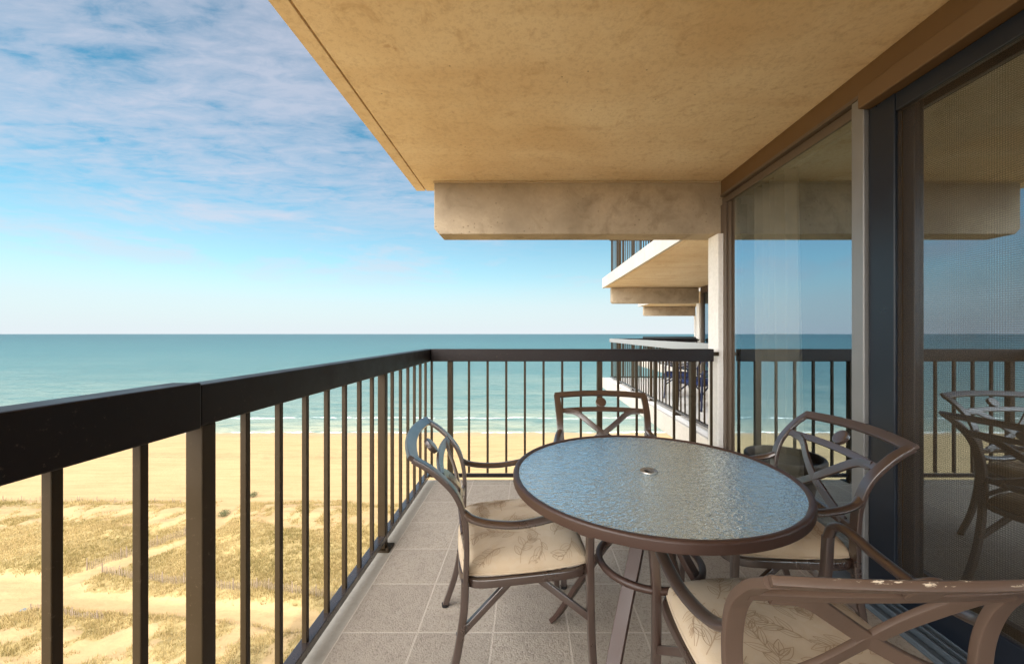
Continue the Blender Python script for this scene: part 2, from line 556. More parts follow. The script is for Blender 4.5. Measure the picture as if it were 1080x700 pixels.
# sheer curtain
m, t = new_mat('sheer curtain')
tl = t.n('ShaderNodeBsdfTranslucent', inp={'Color': (0.9, 0.88, 0.80, 1)}).outputs[0]
df = t.n('ShaderNodeBsdfDiffuse', inp={'Color': (0.9, 0.88, 0.80, 1)}).outputs[0]
a = t.n('ShaderNodeMixShader', inp={0: 0.4, 1: df, 2: tl}).outputs[0]
tr = t.n('ShaderNodeBsdfTransparent').outputs[0]
t.out(t.n('ShaderNodeMixShader', inp={0: 0.12, 1: a, 2: tr}).outputs[0])
M['curtain'] = m

# ground: sand with dune turf where the vertex attribute says so
m, t = new_mat('beach sand and dune turf')
o = t.obj()
gr = t.n('ShaderNodeAttribute', attribute_name='turf').outputs['Fac']
wet = t.n('ShaderNodeAttribute', attribute_name='wet').outputs['Fac']
n1 = t.noise(o, 0.10, 6, 0.6, 0.4)
n2 = t.noise(o, 1.6, 6, 0.65)
n3 = t.noise(t.mapping(o, scale=(0.25, 2.0, 1)), 0.35, 5, 0.6, 0.5)
sand = t.mix(n1, (0.240, 0.166, 0.082), (0.300, 0.215, 0.112))
sand = t.mix(t.math('MULTIPLY', t.ramp(n3, [(0.45, 0.0), (0.7, 1.0)]), 0.55), sand, (0.195, 0.130, 0.062))
sand = t.mix(t.math('MULTIPLY', t.ramp(n2, [(0.35, 1.0), (0.55, 0.0)]), 0.18), sand, (0.30, 0.21, 0.11))
gxyz = t.n('ShaderNodeSeparateXYZ', inp={'Vector': o})
wy = t.math('ADD', gxyz.outputs[1], t.math('MULTIPLY', t.noise(o, 0.06, 4, 0.6), 9.0))
wr = t.ramp(t.n('ShaderNodeMapRange', inp={'Value': wy, 'From Min': 98.0, 'From Max': 104.0}).outputs[0], [(0.0, 0.0), (0.3, 1.0), (0.5, 0.25), (0.72, 0.7), (1.0, 0.0)])
sand = t.mix(t.math('MULTIPLY', t.math('MULTIPLY', wr, t.ramp(t.noise(t.mapping(o, scale=(0.4, 1, 1)), 1.1, 6, 0.7), [(0.42, 0.0), (0.62, 1.0)])), 0.6), sand, (0.16, 0.11, 0.06))
ft = t.math('MULTIPLY', t.ramp(t.noise(o, 1.9, 3, 0.6), [(0.56, 0.0), (0.66, 1.0)]), t.ramp(t.noise(o, 0.09, 3, 0.6), [(0.42, 0.0), (0.58, 1.0)]))
sand = t.mix(t.math('MULTIPLY', ft, 0.32), sand, (0.20, 0.135, 0.065))
turf = t.mix(t.noise(o, 0.35, 5, 0.65), (0.185, 0.140, 0.058), (0.31, 0.232, 0.108))
turf = t.mix(t.math('MULTIPLY', t.ramp(n2, [(0.42, 1.0), (0.6, 0.0)]), 0.5), turf, (0.115, 0.085, 0.032))
edge = t.math('ADD', gr, t.math('MULTIPLY', t.math('SUBTRACT', t.noise(o, 0.9, 6, 0.7), 0.5), 1.1))
gm = t.ramp(edge, [(0.40, 0.0), (0.58, 1.0)])
c = t.mix(gm, sand, turf)
c = t.mix(t.math('MULTIPLY', wet, 0.8), c, (0.25, 0.18, 0.105))
hh = t.math('ADD', t.math('MULTIPLY', t.noise(o, 2.6, 5, 0.65), 1.0), t.math('MULTIPLY', t.noise(o, 0.5, 4, 0.6), 1.5))
rr = t.math('SUBTRACT', 0.92, t.math('MULTIPLY', wet, 0.5))
t.out(principled(t, c, rr, t.bump(hh, 0.5, 0.18), **{'Specular IOR Level': 0.2}))
M['ground'] = m

# dune grass blades
m, t = new_mat('dry dune grass')
tn = t.n('ShaderNodeAttribute', attribute_name='tone').outputs['Fac']
c = t.ramp(tn, [(0.0, (0.095, 0.088, 0.028)), (0.45, (0.28, 0.21, 0.088)), (0.8, (0.41, 0.30, 0.15)), (1.0, (0.12, 0.12, 0.03))])
p = t.n('ShaderNodeBsdfDiffuse', inp={'Color': c}).outputs[0]
q = t.n('ShaderNodeBsdfTranslucent', inp={'Color': c}).outputs[0]
t.out(t.n('ShaderNodeMixShader', inp={0: 0.3, 1: p, 2: q}).outputs[0])
M['grass'] = m
m, t = new_mat('bush leaves')
t.out(principled(t, t.mix(t.noise(t.obj(), 3, 3), (0.035, 0.045, 0.015), (0.09, 0.09, 0.03)), 0.7))
M['leaf'] = m

# sea water
m, t = new_mat('sea water')
o = t.obj()
sp = t.n('ShaderNodeSeparateXYZ', inp={'Vector': o})
ly = t.math('LOGARITHM', t.math('MAXIMUM', sp.outputs[1], 10.0), 10.0)
lyn = t.n('ShaderNodeMapRange', inp={'Value': ly, 'From Min': 2.05, 'From Max': 3.7}).outputs[0]
big = t.noise(t.mapping(o, scale=(0.25, 1.0, 1)), 0.02, 6, 0.6, 0.4)
lyn = t.math('ADD', lyn, t.math('MULTIPLY', t.math('SUBTRACT', big, 0.5), 0.30))
c = t.ramp(lyn, [(0.0, (0.24, 0.24, 0.17)), (0.08, (0.115, 0.155, 0.135)), (0.28, (0.050, 0.098, 0.098)), (0.5, (0.022, 0.068, 0.076)), (0.8, (0.006, 0.037, 0.048)), (1.0, (0.003, 0.027, 0.039))])
# wave texture in strokes along the coast
s1 = t.noise(t.mapping(o, scale=(0.30, 1.0, 1), rot=(0, 0, R(6))), 0.16, 8, 0.66, 0.7)
s2 = t.noise(t.mapping(o, scale=(0.35, 1.0, 1), rot=(0, 0, R(-9))), 0.9, 6, 0.65, 0.4)
c = t.mix(t.math('MULTIPLY', t.ramp(s1, [(0.38, 1.0), (0.56, 0.0)]), 0.55), c, (0.012, 0.075, 0.082))
c = t.mix(t.math('MULTIPLY', t.ramp(s2, [(0.55, 0.0), (0.72, 1.0)]), 0.22), c, (0.25, 0.33, 0.31))
# foam
fy = t.math('ADD', sp.outputs[1], t.math('MULTIPLY', t.math('SUBTRACT', t.noise(t.mapping(o, scale=(1, 0.2, 1)), 0.045, 5, 0.6), 0.5), 9.0))
fn = t.noise(t.mapping(o, scale=(0.30, 1.1, 1)), 0.8, 7, 0.7, 0.6)
band1 = t.ramp(t.n('ShaderNodeMapRange', inp={'Value': fy, 'From Min': 115.0, 'From Max': 124.5}).outputs[0], [(0.0, 1.0), (0.30, 1.0), (0.52, 0.62), (0.75, 0.38), (1.0, 0.0)])
band2 = t.ramp(t.n('ShaderNodeMapRange', inp={'Value': fy, 'From Min': 138.0, 'From Max': 150.0}).outputs[0], [(0.0, 0.0), (0.25, 0.56), (0.5, 0.34), (1.0, 0.0)])
band = t.math('MAXIMUM', band1, band2)
foam = t.ramp(t.math('ADD', t.math('SUBTRACT', band, 0.5), fn), [(0.50, 0.0), (0.62, 1.0)])
hgt = t.math('ADD', t.math('MULTIPLY', s1, 2.2), t.math('MULTIPLY', s2, 0.6))
nb = t.bump(hgt, 0.55, 0.8)
c = t.mix(foam, c, (0.72, 0.73, 0.70))
rough = t.math('MULTIPLY_ADD', foam, 0.5, 0.28)
t.out(principled(t, c, rough, nb, **{'Specular IOR Level': 0.18, 'IOR': 1.33}))
M['sea'] = m
m, t = new_mat('blue grey plastic')
t.out(principled(t, (0.09, 0.12, 0.14), 0.7))
M['bag'] = m

# ------------------------------------------------------------------ ground
H = 30.0
GZ = CAM_H - H            # beach level
SEA = GZ - 0.55


def axis(pieces):
    out = [pieces[0][0]]
    for a, b, s in pieces:
        n = max(1, int(round((b - a) / s)))
        out += list(a + (b - a) * (np.arange(n) + 1) / n)
    return np.array(out)


def vnoise(x, y, s, seed):
    """smooth value noise"""
    r = np.random.default_rng(seed)
    G = r.random((256, 256))
    u, v = x / s + 1000, y / s + 1000
    i, j = np.floor(u).astype(int), np.floor(v).astype(int)
    fu, fv = u - i, v - j
    fu, fv = fu * fu * (3 - 2 * fu), fv * fv * (3 - 2 * fv)
    a, b, c, d = G[i % 256, j % 256], G[(i + 1) % 256, j % 256], G[i % 256, (j + 1) % 256], G[(i + 1) % 256, (j + 1) % 256]
    return (a * (1 - fu) + b * fu) * (1 - fv) + (c * (1 - fu) + d * fu) * fv


def fbm(x, y, s, seed, n=4):
    tot, amp, k = 0, 1.0, 0
    for q in range(n):
        tot = tot + amp * vnoise(x, y, s / 2 ** q, seed + q)
        k += amp
        amp *= 0.55
    return tot / k


def smooth(a, b, x):
    q = np.clip((x - a) / (b - a), 0, 1)
    return q * q * (3 - 2 * q)


def seg_dist(x, y, pts):
    d = np.full(np.shape(x), 1e9)
    for (ax, ay), (bx, by) in zip(pts[:-1], pts[1:]):
        L2 = (bx - ax) ** 2 + (by - ay) ** 2
        q = np.clip(((x - ax) * (bx - ax) + (y - ay) * (by - ay)) / L2, 0, 1)
        d = np.minimum(d, np.hypot(x - ax - q * (bx - ax), y - ay - q * (by - ay)))
    return d


PATH1 = [(-52.8, 76), (-52.0, 66), (-47.2, 59), (-48.4, 54.7), (-52, 51), (-55, 46.5), (-58, 43)]
PATH2 = [(-58, 43.4), (-51, 43.0), (-38.9, 42.3), (-26.4, 40.4), (-14, 38.2), (0, 35)]


def path_mask(x, y):
    wob = (fbm(x, y, 3.0, 91) - 0.5) * 1.2
    p1 = 1 - smooth(1.0, 1.9, seg_dist(x, y, PATH1) + wob)
    p2 = 1 - smooth(1.0, 1.8, seg_dist(x, y, PATH2) + wob)
    lot = 1 - smooth(0.85, 1.1, np.hypot((x + 64) / 14.0, (y - 43.4) / 4.6) + wob * 0.12)
    gap = 1 - smooth(1.4, 3.2, seg_dist(x, y, PATH1[:2]) + wob)
    return np.maximum(np.maximum(p1, p2), np.maximum(lot, gap))


def turf_mask(x, y):
    e = 69.5 + (fbm(x, y, 9, 5) - 0.5) * 5.0
    dune = smooth(0, 2.0, e - y) * smooth(16, 24, y) * smooth(-8, 8, 40 - x)
    patch = 0.25 * fbm(x, y, 6.0, 33, 4) + 0.75 * fbm(x, y, 1.9, 35, 3)
    # sandy, thinly covered fore dune and near dune; closed turf between
    bare_far = smooth(57, 61, y + (fbm(x, y, 12, 8) - 0.5) * 8) * smooth(0, 3, e - 1.6 - y)
    bare_near = 1 - smooth(37, 41.5, y + (fbm(x, y, 12, 9) - 0.5) * 8)
    bare = np.maximum(bare_far, bare_near)
    cover = 0.90 + (patch - 0.5) * 1.1 - bare * (0.56 + (0.5 - patch) * 2.9)
    return np.clip(dune * np.clip(cover, 0, 1) * (1 - path_mask(x, y)), 0, 1)


def ground_z(x, y):
    pm = path_mask(x, y)
    dune = smooth(0, 7, 71 - y) * smooth(10, 24, y)
    z = dune * (0.5 + 2.0 * (fbm(x, y, 14, 21) - 0.35) + 1.1 * (fbm(x, y, 3.0, 44) - 0.5)) * (1 - 0.75 * pm)
    z = z + 0.10 * (fbm(x, y, 2.2, 61) - 0.5)
    z = z - 1.8 * smooth(99, 157, y) - 6 * smooth(140, 400, y)
    return GZ + z


xs = axis([(-4000, -600, 850), (-600, -160, 40), (-160, -100, 2), (-100, -20, 0.45), (-20, 40, 2), (40, 600, 40), (600, 4000, 850)])
ys = axis([(-4000, -400, 900), (-400, 10, 30), (10, 30, 2), (30, 76, 0.45), (76, 150, 1.5), (150, 500, 50)])
X, Y = np.meshgrid(xs, ys)
Z = ground_z(X, Y)
nx, ny = len(xs), len(ys)
verts = np.stack([X.ravel(), Y.ravel(), Z.ravel()], 1)
ii = np.arange(nx - 1)[None, :] + nx * np.arange(ny - 1)[:, None]
faces = np.stack([ii, ii + 1, ii + 1 + nx, ii + nx], -1).reshape(-1, 4)
wetv = smooth(113, 119.5, Y + (fbm(X, Y, 20, 71) - 0.5) * 3)
ground = fast_mesh('beach', verts, faces, M['ground'], {'turf': turf_mask(X, Y).ravel(), 'wet': wetv.ravel()})
ground.data.polygons.foreach_set('use_smooth', [True] * len(ground.data.polygons))
tag(ground, 'pale yellow sand beach with grassy dunes and trodden paths', 'beach', kind='structure')

# sea sheet to the horizon
sx = axis([(-60000, -2000, 14500), (-2000, 2000, 500), (2000, 60000, 14500)])
sy = axis([(104, 400, 40), (400, 4000, 400), (4000, 60000, 8000)])
X, Y = np.meshgrid(sx, sy)
verts = np.stack([X.ravel(), Y.ravel(), np.full(X.size, SEA)], 1)
nx, ny = len(sx), len(sy)
ii = np.arange(nx - 1)[None, :] + nx * np.arange(ny - 1)[:, None]
faces = np.stack([ii, ii + 1, ii + 1 + nx, ii + nx], -1).reshape(-1, 4)
sea = fast_mesh('sea', verts, faces, M['sea'])
tag(sea, 'calm turquoise sea with a thin line of surf at the beach', 'sea', kind='structure')

# dune grass
N = 170000
gx = rng.uniform(-104, 4, N)
gy = rng.uniform(29, 71.5, N)
tm = turf_mask(gx, gy)
keep = rng.random(N) < np.clip(tm ** 1.5 * (0.25 + 1.2 * (fbm(gx, gy, 4.0, 55) - 0.25)), 0.0, 1)
gx, gy = gx[keep], gy[keep]
n = len(gx)
gz = ground_z(gx, gy)
BL = 5
vs, fs, tone = [], [], []
an = rng.uniform(0, 2 * np.pi, (n, BL))
rad = rng.uniform(0.02, 0.20, (n, BL))
hh = rng.uniform(0.16, 0.50, (n, BL)) * (0.7 + 0.6 * vnoise(gx, gy, 5, 12))[:, None]
bx, by = gx[:, None] + rad * np.cos(an), gy[:, None] + rad * np.sin(an)
wd = rng.uniform(0.02, 0.045, (n, BL))
pa = rng.uniform(0, 2 * np.pi, (n, BL))
le = rng.uniform(0.1, 0.5, (n, BL)) * hh
base_z = gz[:, None] - 0.04
p0 = np.stack([bx - wd * np.cos(pa), by - wd * np.sin(pa), base_z + 0 * bx], -1)
p1 = np.stack([bx + wd * np.cos(pa), by + wd * np.sin(pa), base_z + 0 * bx], -1)
p2 = np.stack([bx + le * np.cos(an), by + le * np.sin(an), base_z + hh], -1)
verts = np.stack([p0, p1, p2], 2).reshape(-1, 3)
faces = np.arange(len(verts)).reshape(-1, 3)
tv = np.clip(0.15 + 0.7 * fbm(gx, gy, 7, 14)[:, None] + rng.normal(0, 0.14, (n, BL)), 0, 1)
gobj = fast_mesh('dune_grass', verts, faces, M['grass'], {'tone': np.repeat(tv.ravel(), 3)})
tag(gobj, 'dry olive and straw coloured grass covering the dunes', 'dune grass', kind='stuff')


# ------------------------------------------------------------------ building
# one storey of one wing; the next wings repeat it, stepped back and further along
DX, DY = 2.97, 7.1
YB, YF = -3.70, 3.40
bld = empty('apartment_building', (3.0, 0.0, GZ - 0.5), 0,
            'tan concrete beachfront apartment block with stepped balconies and bronze framed glass', 'building', world_space=True)
CE = 2.41      # ceiling height
SL = 0.25      # slab thickness
ST = CE + SL   # storey pitch


def soffit_slab(mb, ox, oy, zt, wall=6.5):
    """slab whose top is at zt, with a drip groove near its outer edge"""
    zb = zt - SL
    x0 = ox - 0.96
    mb.box(x0, ox - 0.886, oy + YB, oy + YF - 0.05, zb, zb + 0.03)
    mb.box(ox - 0.874, ox + wall, oy + YB, oy + YF - 0.05, zb, zb + 0.03)
    mb.box(x0, ox + wall, oy + YB, oy + YF - 0.05, zb + 0.03, zt)


# our own ceiling and floor
mb = MB()
soffit_slab(mb, 0, 0, ST)
ceiling = mb.build('ceiling_slab', M['soffit'], bld)
mb = MB()
mb.box(-0.838, 7.5, YB, 3.15, -SL, 0)
mb.build('floor_slab', M['slab'], bld, bevel=0.006)
mb = MB()
mb.prism([(-0.76, 2.03), (-0.72, 1.985), (4.4, 1.985), (4.4, CE - 0.012), (-0.76, CE - 0.012)], 'y', 3.14, 3.345)
mb.build('ceiling_beam', M['beam'], bld, bevel=0.006)
mb = MB()
mb.box(-0.765, 1.548, 3.128, 3.16, CE - 0.014, CE - 0.002)
mb.build('caulk_strip', M['caulk'], bld, bevel=0.003)
mb = MB()
mb.box(1.515, 4.5, 3.152, 3.275, -SL, 0.0)
mb.box(1.515, 4.5, 3.105, 3.275, 0.001, 1.983)
mb.build('party_wall', M['white'], bld, bevel=0.006)

# window wall -------------------------------------------------------------
WX = 1.55
mb = MB()
mb.box(WX, 1.80, YB, 3.126, 2.29, CE - 0.002)
mb.build('window_header', M['header'], bld, bevel=0.004)
mb = MB()
mb.box(WX - 0.018, WX + 0.03, 1.80, 3.10, 2.268, 2.287)
mb.build('header_trim', M['frame_brown'], bld, bevel=0.002)

def part_of_building(mbx, name, mat, **k):
    return mbx.build(name, mat, bld, **k)


mb = MB()
mb.box(WX + 0.012, WX + 0.07, 1.845, 3.128, 2.215, 2.266)         # top rail of window
mb.box(WX + 0.005, WX + 0.07, 3.055, 3.100, 0.02, 2.213)
mb.box(WX + 0.003, WX + 0.20, 3.1015, 3.137, 1.985, 2.2135)          # far jamb steps
mb.box(WX + 0.02, WX + 0.07, 3.01, 3.053, 0.02, 2.213)
mb.box(WX + 0.036, WX + 0.07, 2.955, 3.008, 0.02, 2.213)
mb.box(WX + 0.012, WX + 0.07, 1.845, 2.953, 0.02, 0.10)
win = part_of_building(mb, 'fixed_window', M['frame_brown'], bevel=0.003)
mb = MB()
mb.box(WX + 0.020, WX + 0.028, 1.845, 2.953, 0.102, 2.213)
mb.m = [1, 1, 1, 1, 1, 0]
g = mb.build('glass_pane', [M['glass'], M['clear']], None)
g.parent = win
g.location = (-3.0, 0, 0.5 - GZ)
mb = MB()
mb.box(WX - 0.018, WX + 0.07, 1.775, 1.843, 0.02, 2.266)
part_of_building(mb, 'window_mullion', M['frame_grey'], bevel=0.004)

# sliding door with screen
mb = MB()
mb.box(WX - 0.05, WX + 0.08, YB + 0.2, 1.772, 2.20, 2.285)
part_of_building(mb, 'door_track', M['header'], bevel=0.006)
mb = MB()
mb.box(WX + 0.0, WX + 0.035, 1.645, 1.770, 0.05, 2.198)         # lock stile
mb.box(WX + 0.0, WX + 0.035, -0.9, -0.78, 0.05, 2.198)
mb.box(WX + 0.002, WX + 0.033, -0.778, 1.643, 2.12, 2.196)
mb.box(WX + 0.002, WX + 0.033, -0.778, 1.643, 0.052, 0.19)
door = part_of_building(mb, 'sliding_door', M['frame_dark'], bevel=0.004)


def sub(mbx, name, mat, parent, **k):
    o = mbx.build(name, mat, None, **k)
    o.parent = parent
    o.location = (-3.0, 0, 0.5 - GZ)
    return o


mb = MB()
mb.box(WX + 0.060, WX + 0.068, -3.0, 1.60, 0.10, 2.195)
mb.m = [1, 1, 1, 1, 1, 0]
sub(mb, 'glass_pane', [M['door_glass'], M['clear']], door)
mb = MB()
mb.box(WX + 0.012, WX + 0.015, -0.778, 1.643, 0.19, 2.12)
sub(mb, 'insect_screen', M['screen'], door)
mb = MB()
mb.box(WX + 0.040, WX + 0.075, 1.60, 1.65, 0.06, 2.195)
sub(mb, 'inner_stile', M['frame_dark'], door, bevel=0.003)
mb = MB()
mb.box(WX - 0.10, WX + 0.12, YB + 0.1, 3.10, 0.005, 0.018)
for q, (a, b, zz) in enumerate([(-0.10, -0.088, 0.03), (-0.06, -0.052, 0.045), (-0.025, -0.015, 0.045), (0.01, 0.02, 0.047), (0.05, 0.06, 0.047), (0.09, 0.12, 0.05)]):
    mb.box(WX + a, WX + b, YB + 0.1, 1.77, 0.0185, zz)
part_of_building(mb, 'door_sill', M['sill'], bevel=0.002)

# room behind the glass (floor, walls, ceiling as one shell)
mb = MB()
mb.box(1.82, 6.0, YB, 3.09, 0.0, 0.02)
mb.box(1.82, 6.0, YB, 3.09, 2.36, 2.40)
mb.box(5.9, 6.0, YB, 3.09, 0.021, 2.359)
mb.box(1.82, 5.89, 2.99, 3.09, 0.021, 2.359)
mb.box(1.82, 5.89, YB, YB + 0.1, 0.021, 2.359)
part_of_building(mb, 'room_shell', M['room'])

# neighbouring wings ------------------------------------------------------
for k in (1, 2):
    ox, oy = k * DX, k * DY
    for lev in (0, 1):
        zt = lev * ST
        mb = MB()
        mb.box(ox - 0.93, ox + 7.5, oy + YB + 0.02, oy + YF - 0.06, zt - SL + (0.034 if lev else 0), zt)
        if lev:
            mb.box(ox - 0.932, ox - 0.886, oy + YB + 0.02, oy + YF - 0.06, zt - SL, zt - SL + 0.033)
            mb.box(ox - 0.874, ox + 6.5, oy + YB + 0.02, oy + YF - 0.06, zt - SL, zt - SL + 0.033)
        part_of_building(mb, 'balcony_slab', M['white'] if lev == 0 else M['soffit'])
        # painted outer edge of the slab
        mb = MB()
        mb.box(ox - 0.975, ox - 0.934, oy + YB + 0.02, oy + YF - 0.03, zt - SL - 0.004, zt + 0.01)
        part_of_building(mb, 'slab_edge', M['edge'], bevel=0.005)
    mb = MB()
    mb.prism([(ox - 0.76, 2.03), (ox - 0.72, 1.985), (ox + 1.53, 1.985), (ox + 1.53, CE - 0.012), (ox - 0.76, CE - 0.012)], 'y', oy + 3.14, oy + 3.345)
    part_of_building(mb, 'ceiling_beam', M['beam'], bevel=0.006)
    mb = MB()
    mb.box(ox + 1.515, ox + 4.5, oy + 3.105, oy + 3.275, 0.0, 1.983)
    part_of_building(mb, 'party_wall', M['white'], bevel=0.006)
    mb = MB()
    mb.box(ox + WX, ox + WX + 0.25, oy + YB + 0.03, oy + 3.10, 2.24, CE - 0.002)
    mb.box(ox + WX, ox + WX + 0.08, oy + YB + 0.03, oy + YB + 0.12, 0.0, 2.238)
    mb.box(ox + WX, ox + WX + 0.08, oy - 0.4, oy - 0.28, 0.0, 2.238)
    mb.box(ox + WX, ox + WX + 0.08, oy + 1.77, oy + 1.85, 0.0, 2.238)
    mb.box(ox + WX, ox + WX + 0.08, oy + 3.0, oy + 3.10, 0.0, 2.238)
    fr_ = part_of_building(mb, 'window_wall', M['frame_brown'], bevel=0.003)
    mb = MB()
    mb.box(ox + WX + 0.04, ox + WX + 0.048, oy + YB + 0.12, oy - 0.4, 0.0, 2.238)
    mb.box(ox + WX + 0.04, ox + WX + 0.048, oy - 0.28, oy + 1.77, 0.0, 2.238)
    mb.box(ox + WX + 0.04, ox + WX + 0.048, oy + 1.85, oy + 3.0, 0.0, 2.238)
    sub(mb, 'glass_pane', M['rail_glass'], fr_)
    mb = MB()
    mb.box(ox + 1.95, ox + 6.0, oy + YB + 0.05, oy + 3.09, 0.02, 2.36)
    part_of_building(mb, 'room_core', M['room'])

# plain storeys below and above, and the tower body behind them
mb = MB()
for k in (-1, 0, 1, 2):
    ox, oy = k * DX, k * DY
    if k == -1:
        ox = -DX * 0.35
    for lev in range(-11, 4):
        zt = lev * ST
        if k >= 0 and lev in (0, 1):
            continue
        mb.box(ox - 0.95, ox + 7.5, oy + YB + 0.03, oy + YF - 0.08, zt - SL, zt)
        if zt - SL < GZ:
            break
part_of_building(mb, 'storey_slabs', M['facade'])
mb = MB()
for k in (-1, 0, 1, 2):
    ox, oy = k * DX, k * DY
    if k == -1:
        ox = -DX * 0.35
    mb.box(ox + 1.6, ox + 14.0, oy + YB + 0.04, oy + YF - 0.09, GZ - 0.6, -SL - 0.005)
    mb.box(ox + 1.6, ox + 14.0, oy + YB + 0.04, oy + YF - 0.09, ST + 0.005, 3 * ST + 2.0)
    mb.box(ox + 6.6, ox + 14.0, oy + YB + 0.04, oy + YF - 0.09, -SL - 0.004, ST + 0.004)
part_of_building(mb, 'tower_body', M['facade'])

# tiled floor of our balcony
mb = MB()
mb.box(-0.735, WX - 0.102, YB + 0.05, 3.13, -0.004, 0.006)
floor = mb.build('balcony_floor', M['tile'])
tag(floor, 'balcony floor of square brown pebble aggregate tiles with pale grout', 'floor', kind='structure')

# ------------------------------------------------------------------ railings
RX = -0.80
RY = 3.10
SP = 0.1486


def make_railing(label, joint=True):
    root = empty('balcony_railing', (0, 0, 0), 0, label, 'railing', 'balcony railings')
    # top rail: near length sleeves over the far one at a joint
    mb = MB()
    mb.box(RX - 0.034, RX + 0.034, YB + 0.12, 0.912, 0.958, 1.066)
    mb.build('top_rail', M['rail'], root, bevel=0.004)
    mb = MB()
    mb.box(RX - 0.030, RX + 0.030, 0.9145, RY + 0.03, 0.962, 1.060)
    mb.build('top_rail', M['rail'], root, bevel=0.004)
    mb = MB()
    mb.box(RX + 0.031, 1.468, RY - 0.03, RY + 0.03, 0.962, 1.060)
    mb.build('top_rail', M['rail'], root, bevel=0.004)
    mb = MB()
    mb.box(1.469, 1.520, RY - 0.008, RY + 0.02, 1.005, 1.035)
    mb.build('wall_bracket', M['rail_bar'], root, bevel=0.003)
    mb = MB()
    mb.box(RX - 0.022, RX + 0.022, YB + 0.12, RY + 0.012, 0.045, 0.078)
    mb.build('bottom_rail', M['rail_low'], root, bevel=0.003)
    mb = MB()
    mb.box(RX + 0.023, 1.51, RY - 0.012, RY + 0.012, 0.040, 0.068)
    mb.build('bottom_rail', M['rail'], root, bevel=0.003)
    bar = None

    def bar_at(x, y, post):
        nonlocal bar
        mb = MB()
        if post:
            s = 0.0205
            mb.box(x - s, x + s, y - s, y + s, 0.008, 0.961)
            o = mb.build('post', M['rail_bar'], root, bevel=0.0025)
            m2 = MB()
            m2.box(x - 0.05, x + 0.05, y - 0.045, y + 0.045, 0.0, 0.010)
            q = m2.build('base_plate', M['rail_bar'], None, bevel=0.002)
            q.parent = o
            for ax in (-0.036, 0.036):
                m3 = MB()
                m3.lathe([(0.0, 0.022), (0.008, 0.022), (0.010, 0.009), (0.0, 0.009)], x + ax, y - 0.03, 10)
                m3.build('bolt', M['rail_bar'], None).parent = o
        elif bar is None:
            s = 0.0088
            mb.box(-s, s, -s, s, 0.0, 0.890)
            o = mb.build('baluster', M['rail_bar'], root, bevel=0.0018)
            o.location = (x, y, 0.0745)
            bar = o
        else:
            o = bar.copy()
            C.objects.link(o)
            o.parent = root
            o.location = (x, y, 0.0745)
    y = 0.951 - 31 * SP
    i = -31
    while y < RY - 0.06:
        if y > YB + 0.15:
            bar_at(RX, y, i % 8 == 0)
        i += 1
        y = 0.951 + i * SP
    for i in range(-1, 15):
        x = -0.62 + i * SP
        if x < 1.48:
            bar_at(x, RY, i in (0, 8, 13))
    return root


rail = make_railing('dark bronze metal railing around the tiled balcony with the table, nearest the viewer')
r2 = copy_tree(rail)
r2.location = (DX, DY, 0)
r2['label'] = 'dark metal railing of the neighbouring balcony, level with ours, seen behind the end rail'
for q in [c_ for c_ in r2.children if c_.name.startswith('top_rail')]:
    if max(v[0] for v in q.bound_box) < 0:          # sky reflected on the long run is put into its colour
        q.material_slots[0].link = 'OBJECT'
        q.material_slots[0].material = M['rail_skylit']
        q['label'] = 'grey top rail with sky sheen in its colour'
r3 = copy_tree(rail)
r3.location = (DX, DY, ST)
r3['label'] = 'dark metal railing of the balcony one storey higher, above the white slab edge'
r4 = copy_tree(rail)
r4.location = (2 * DX, 2 * DY, 0)
r4['label'] = 'farthest dark railing, glimpsed beside the second white wall end'


# ------------------------------------------------------------------ chairs
def cushion_fn(hx, hy, T):
    def f(u, v):
        # plan with softened corners
        x = hx * u * math.sqrt(max(0, 1 - 0.16 * v * v))
        y = hy * v * math.sqrt(max(0, 1 - 0.16 * u * u))
        e = max(0.0, (1 - abs(u) ** 7)) * max(0.0, (1 - abs(v) ** 7))
        z = T * (0.80 * e ** 0.36 + 0.20 * (1 - u * u) * (1 - v * v))
        return x, y, z
    return f


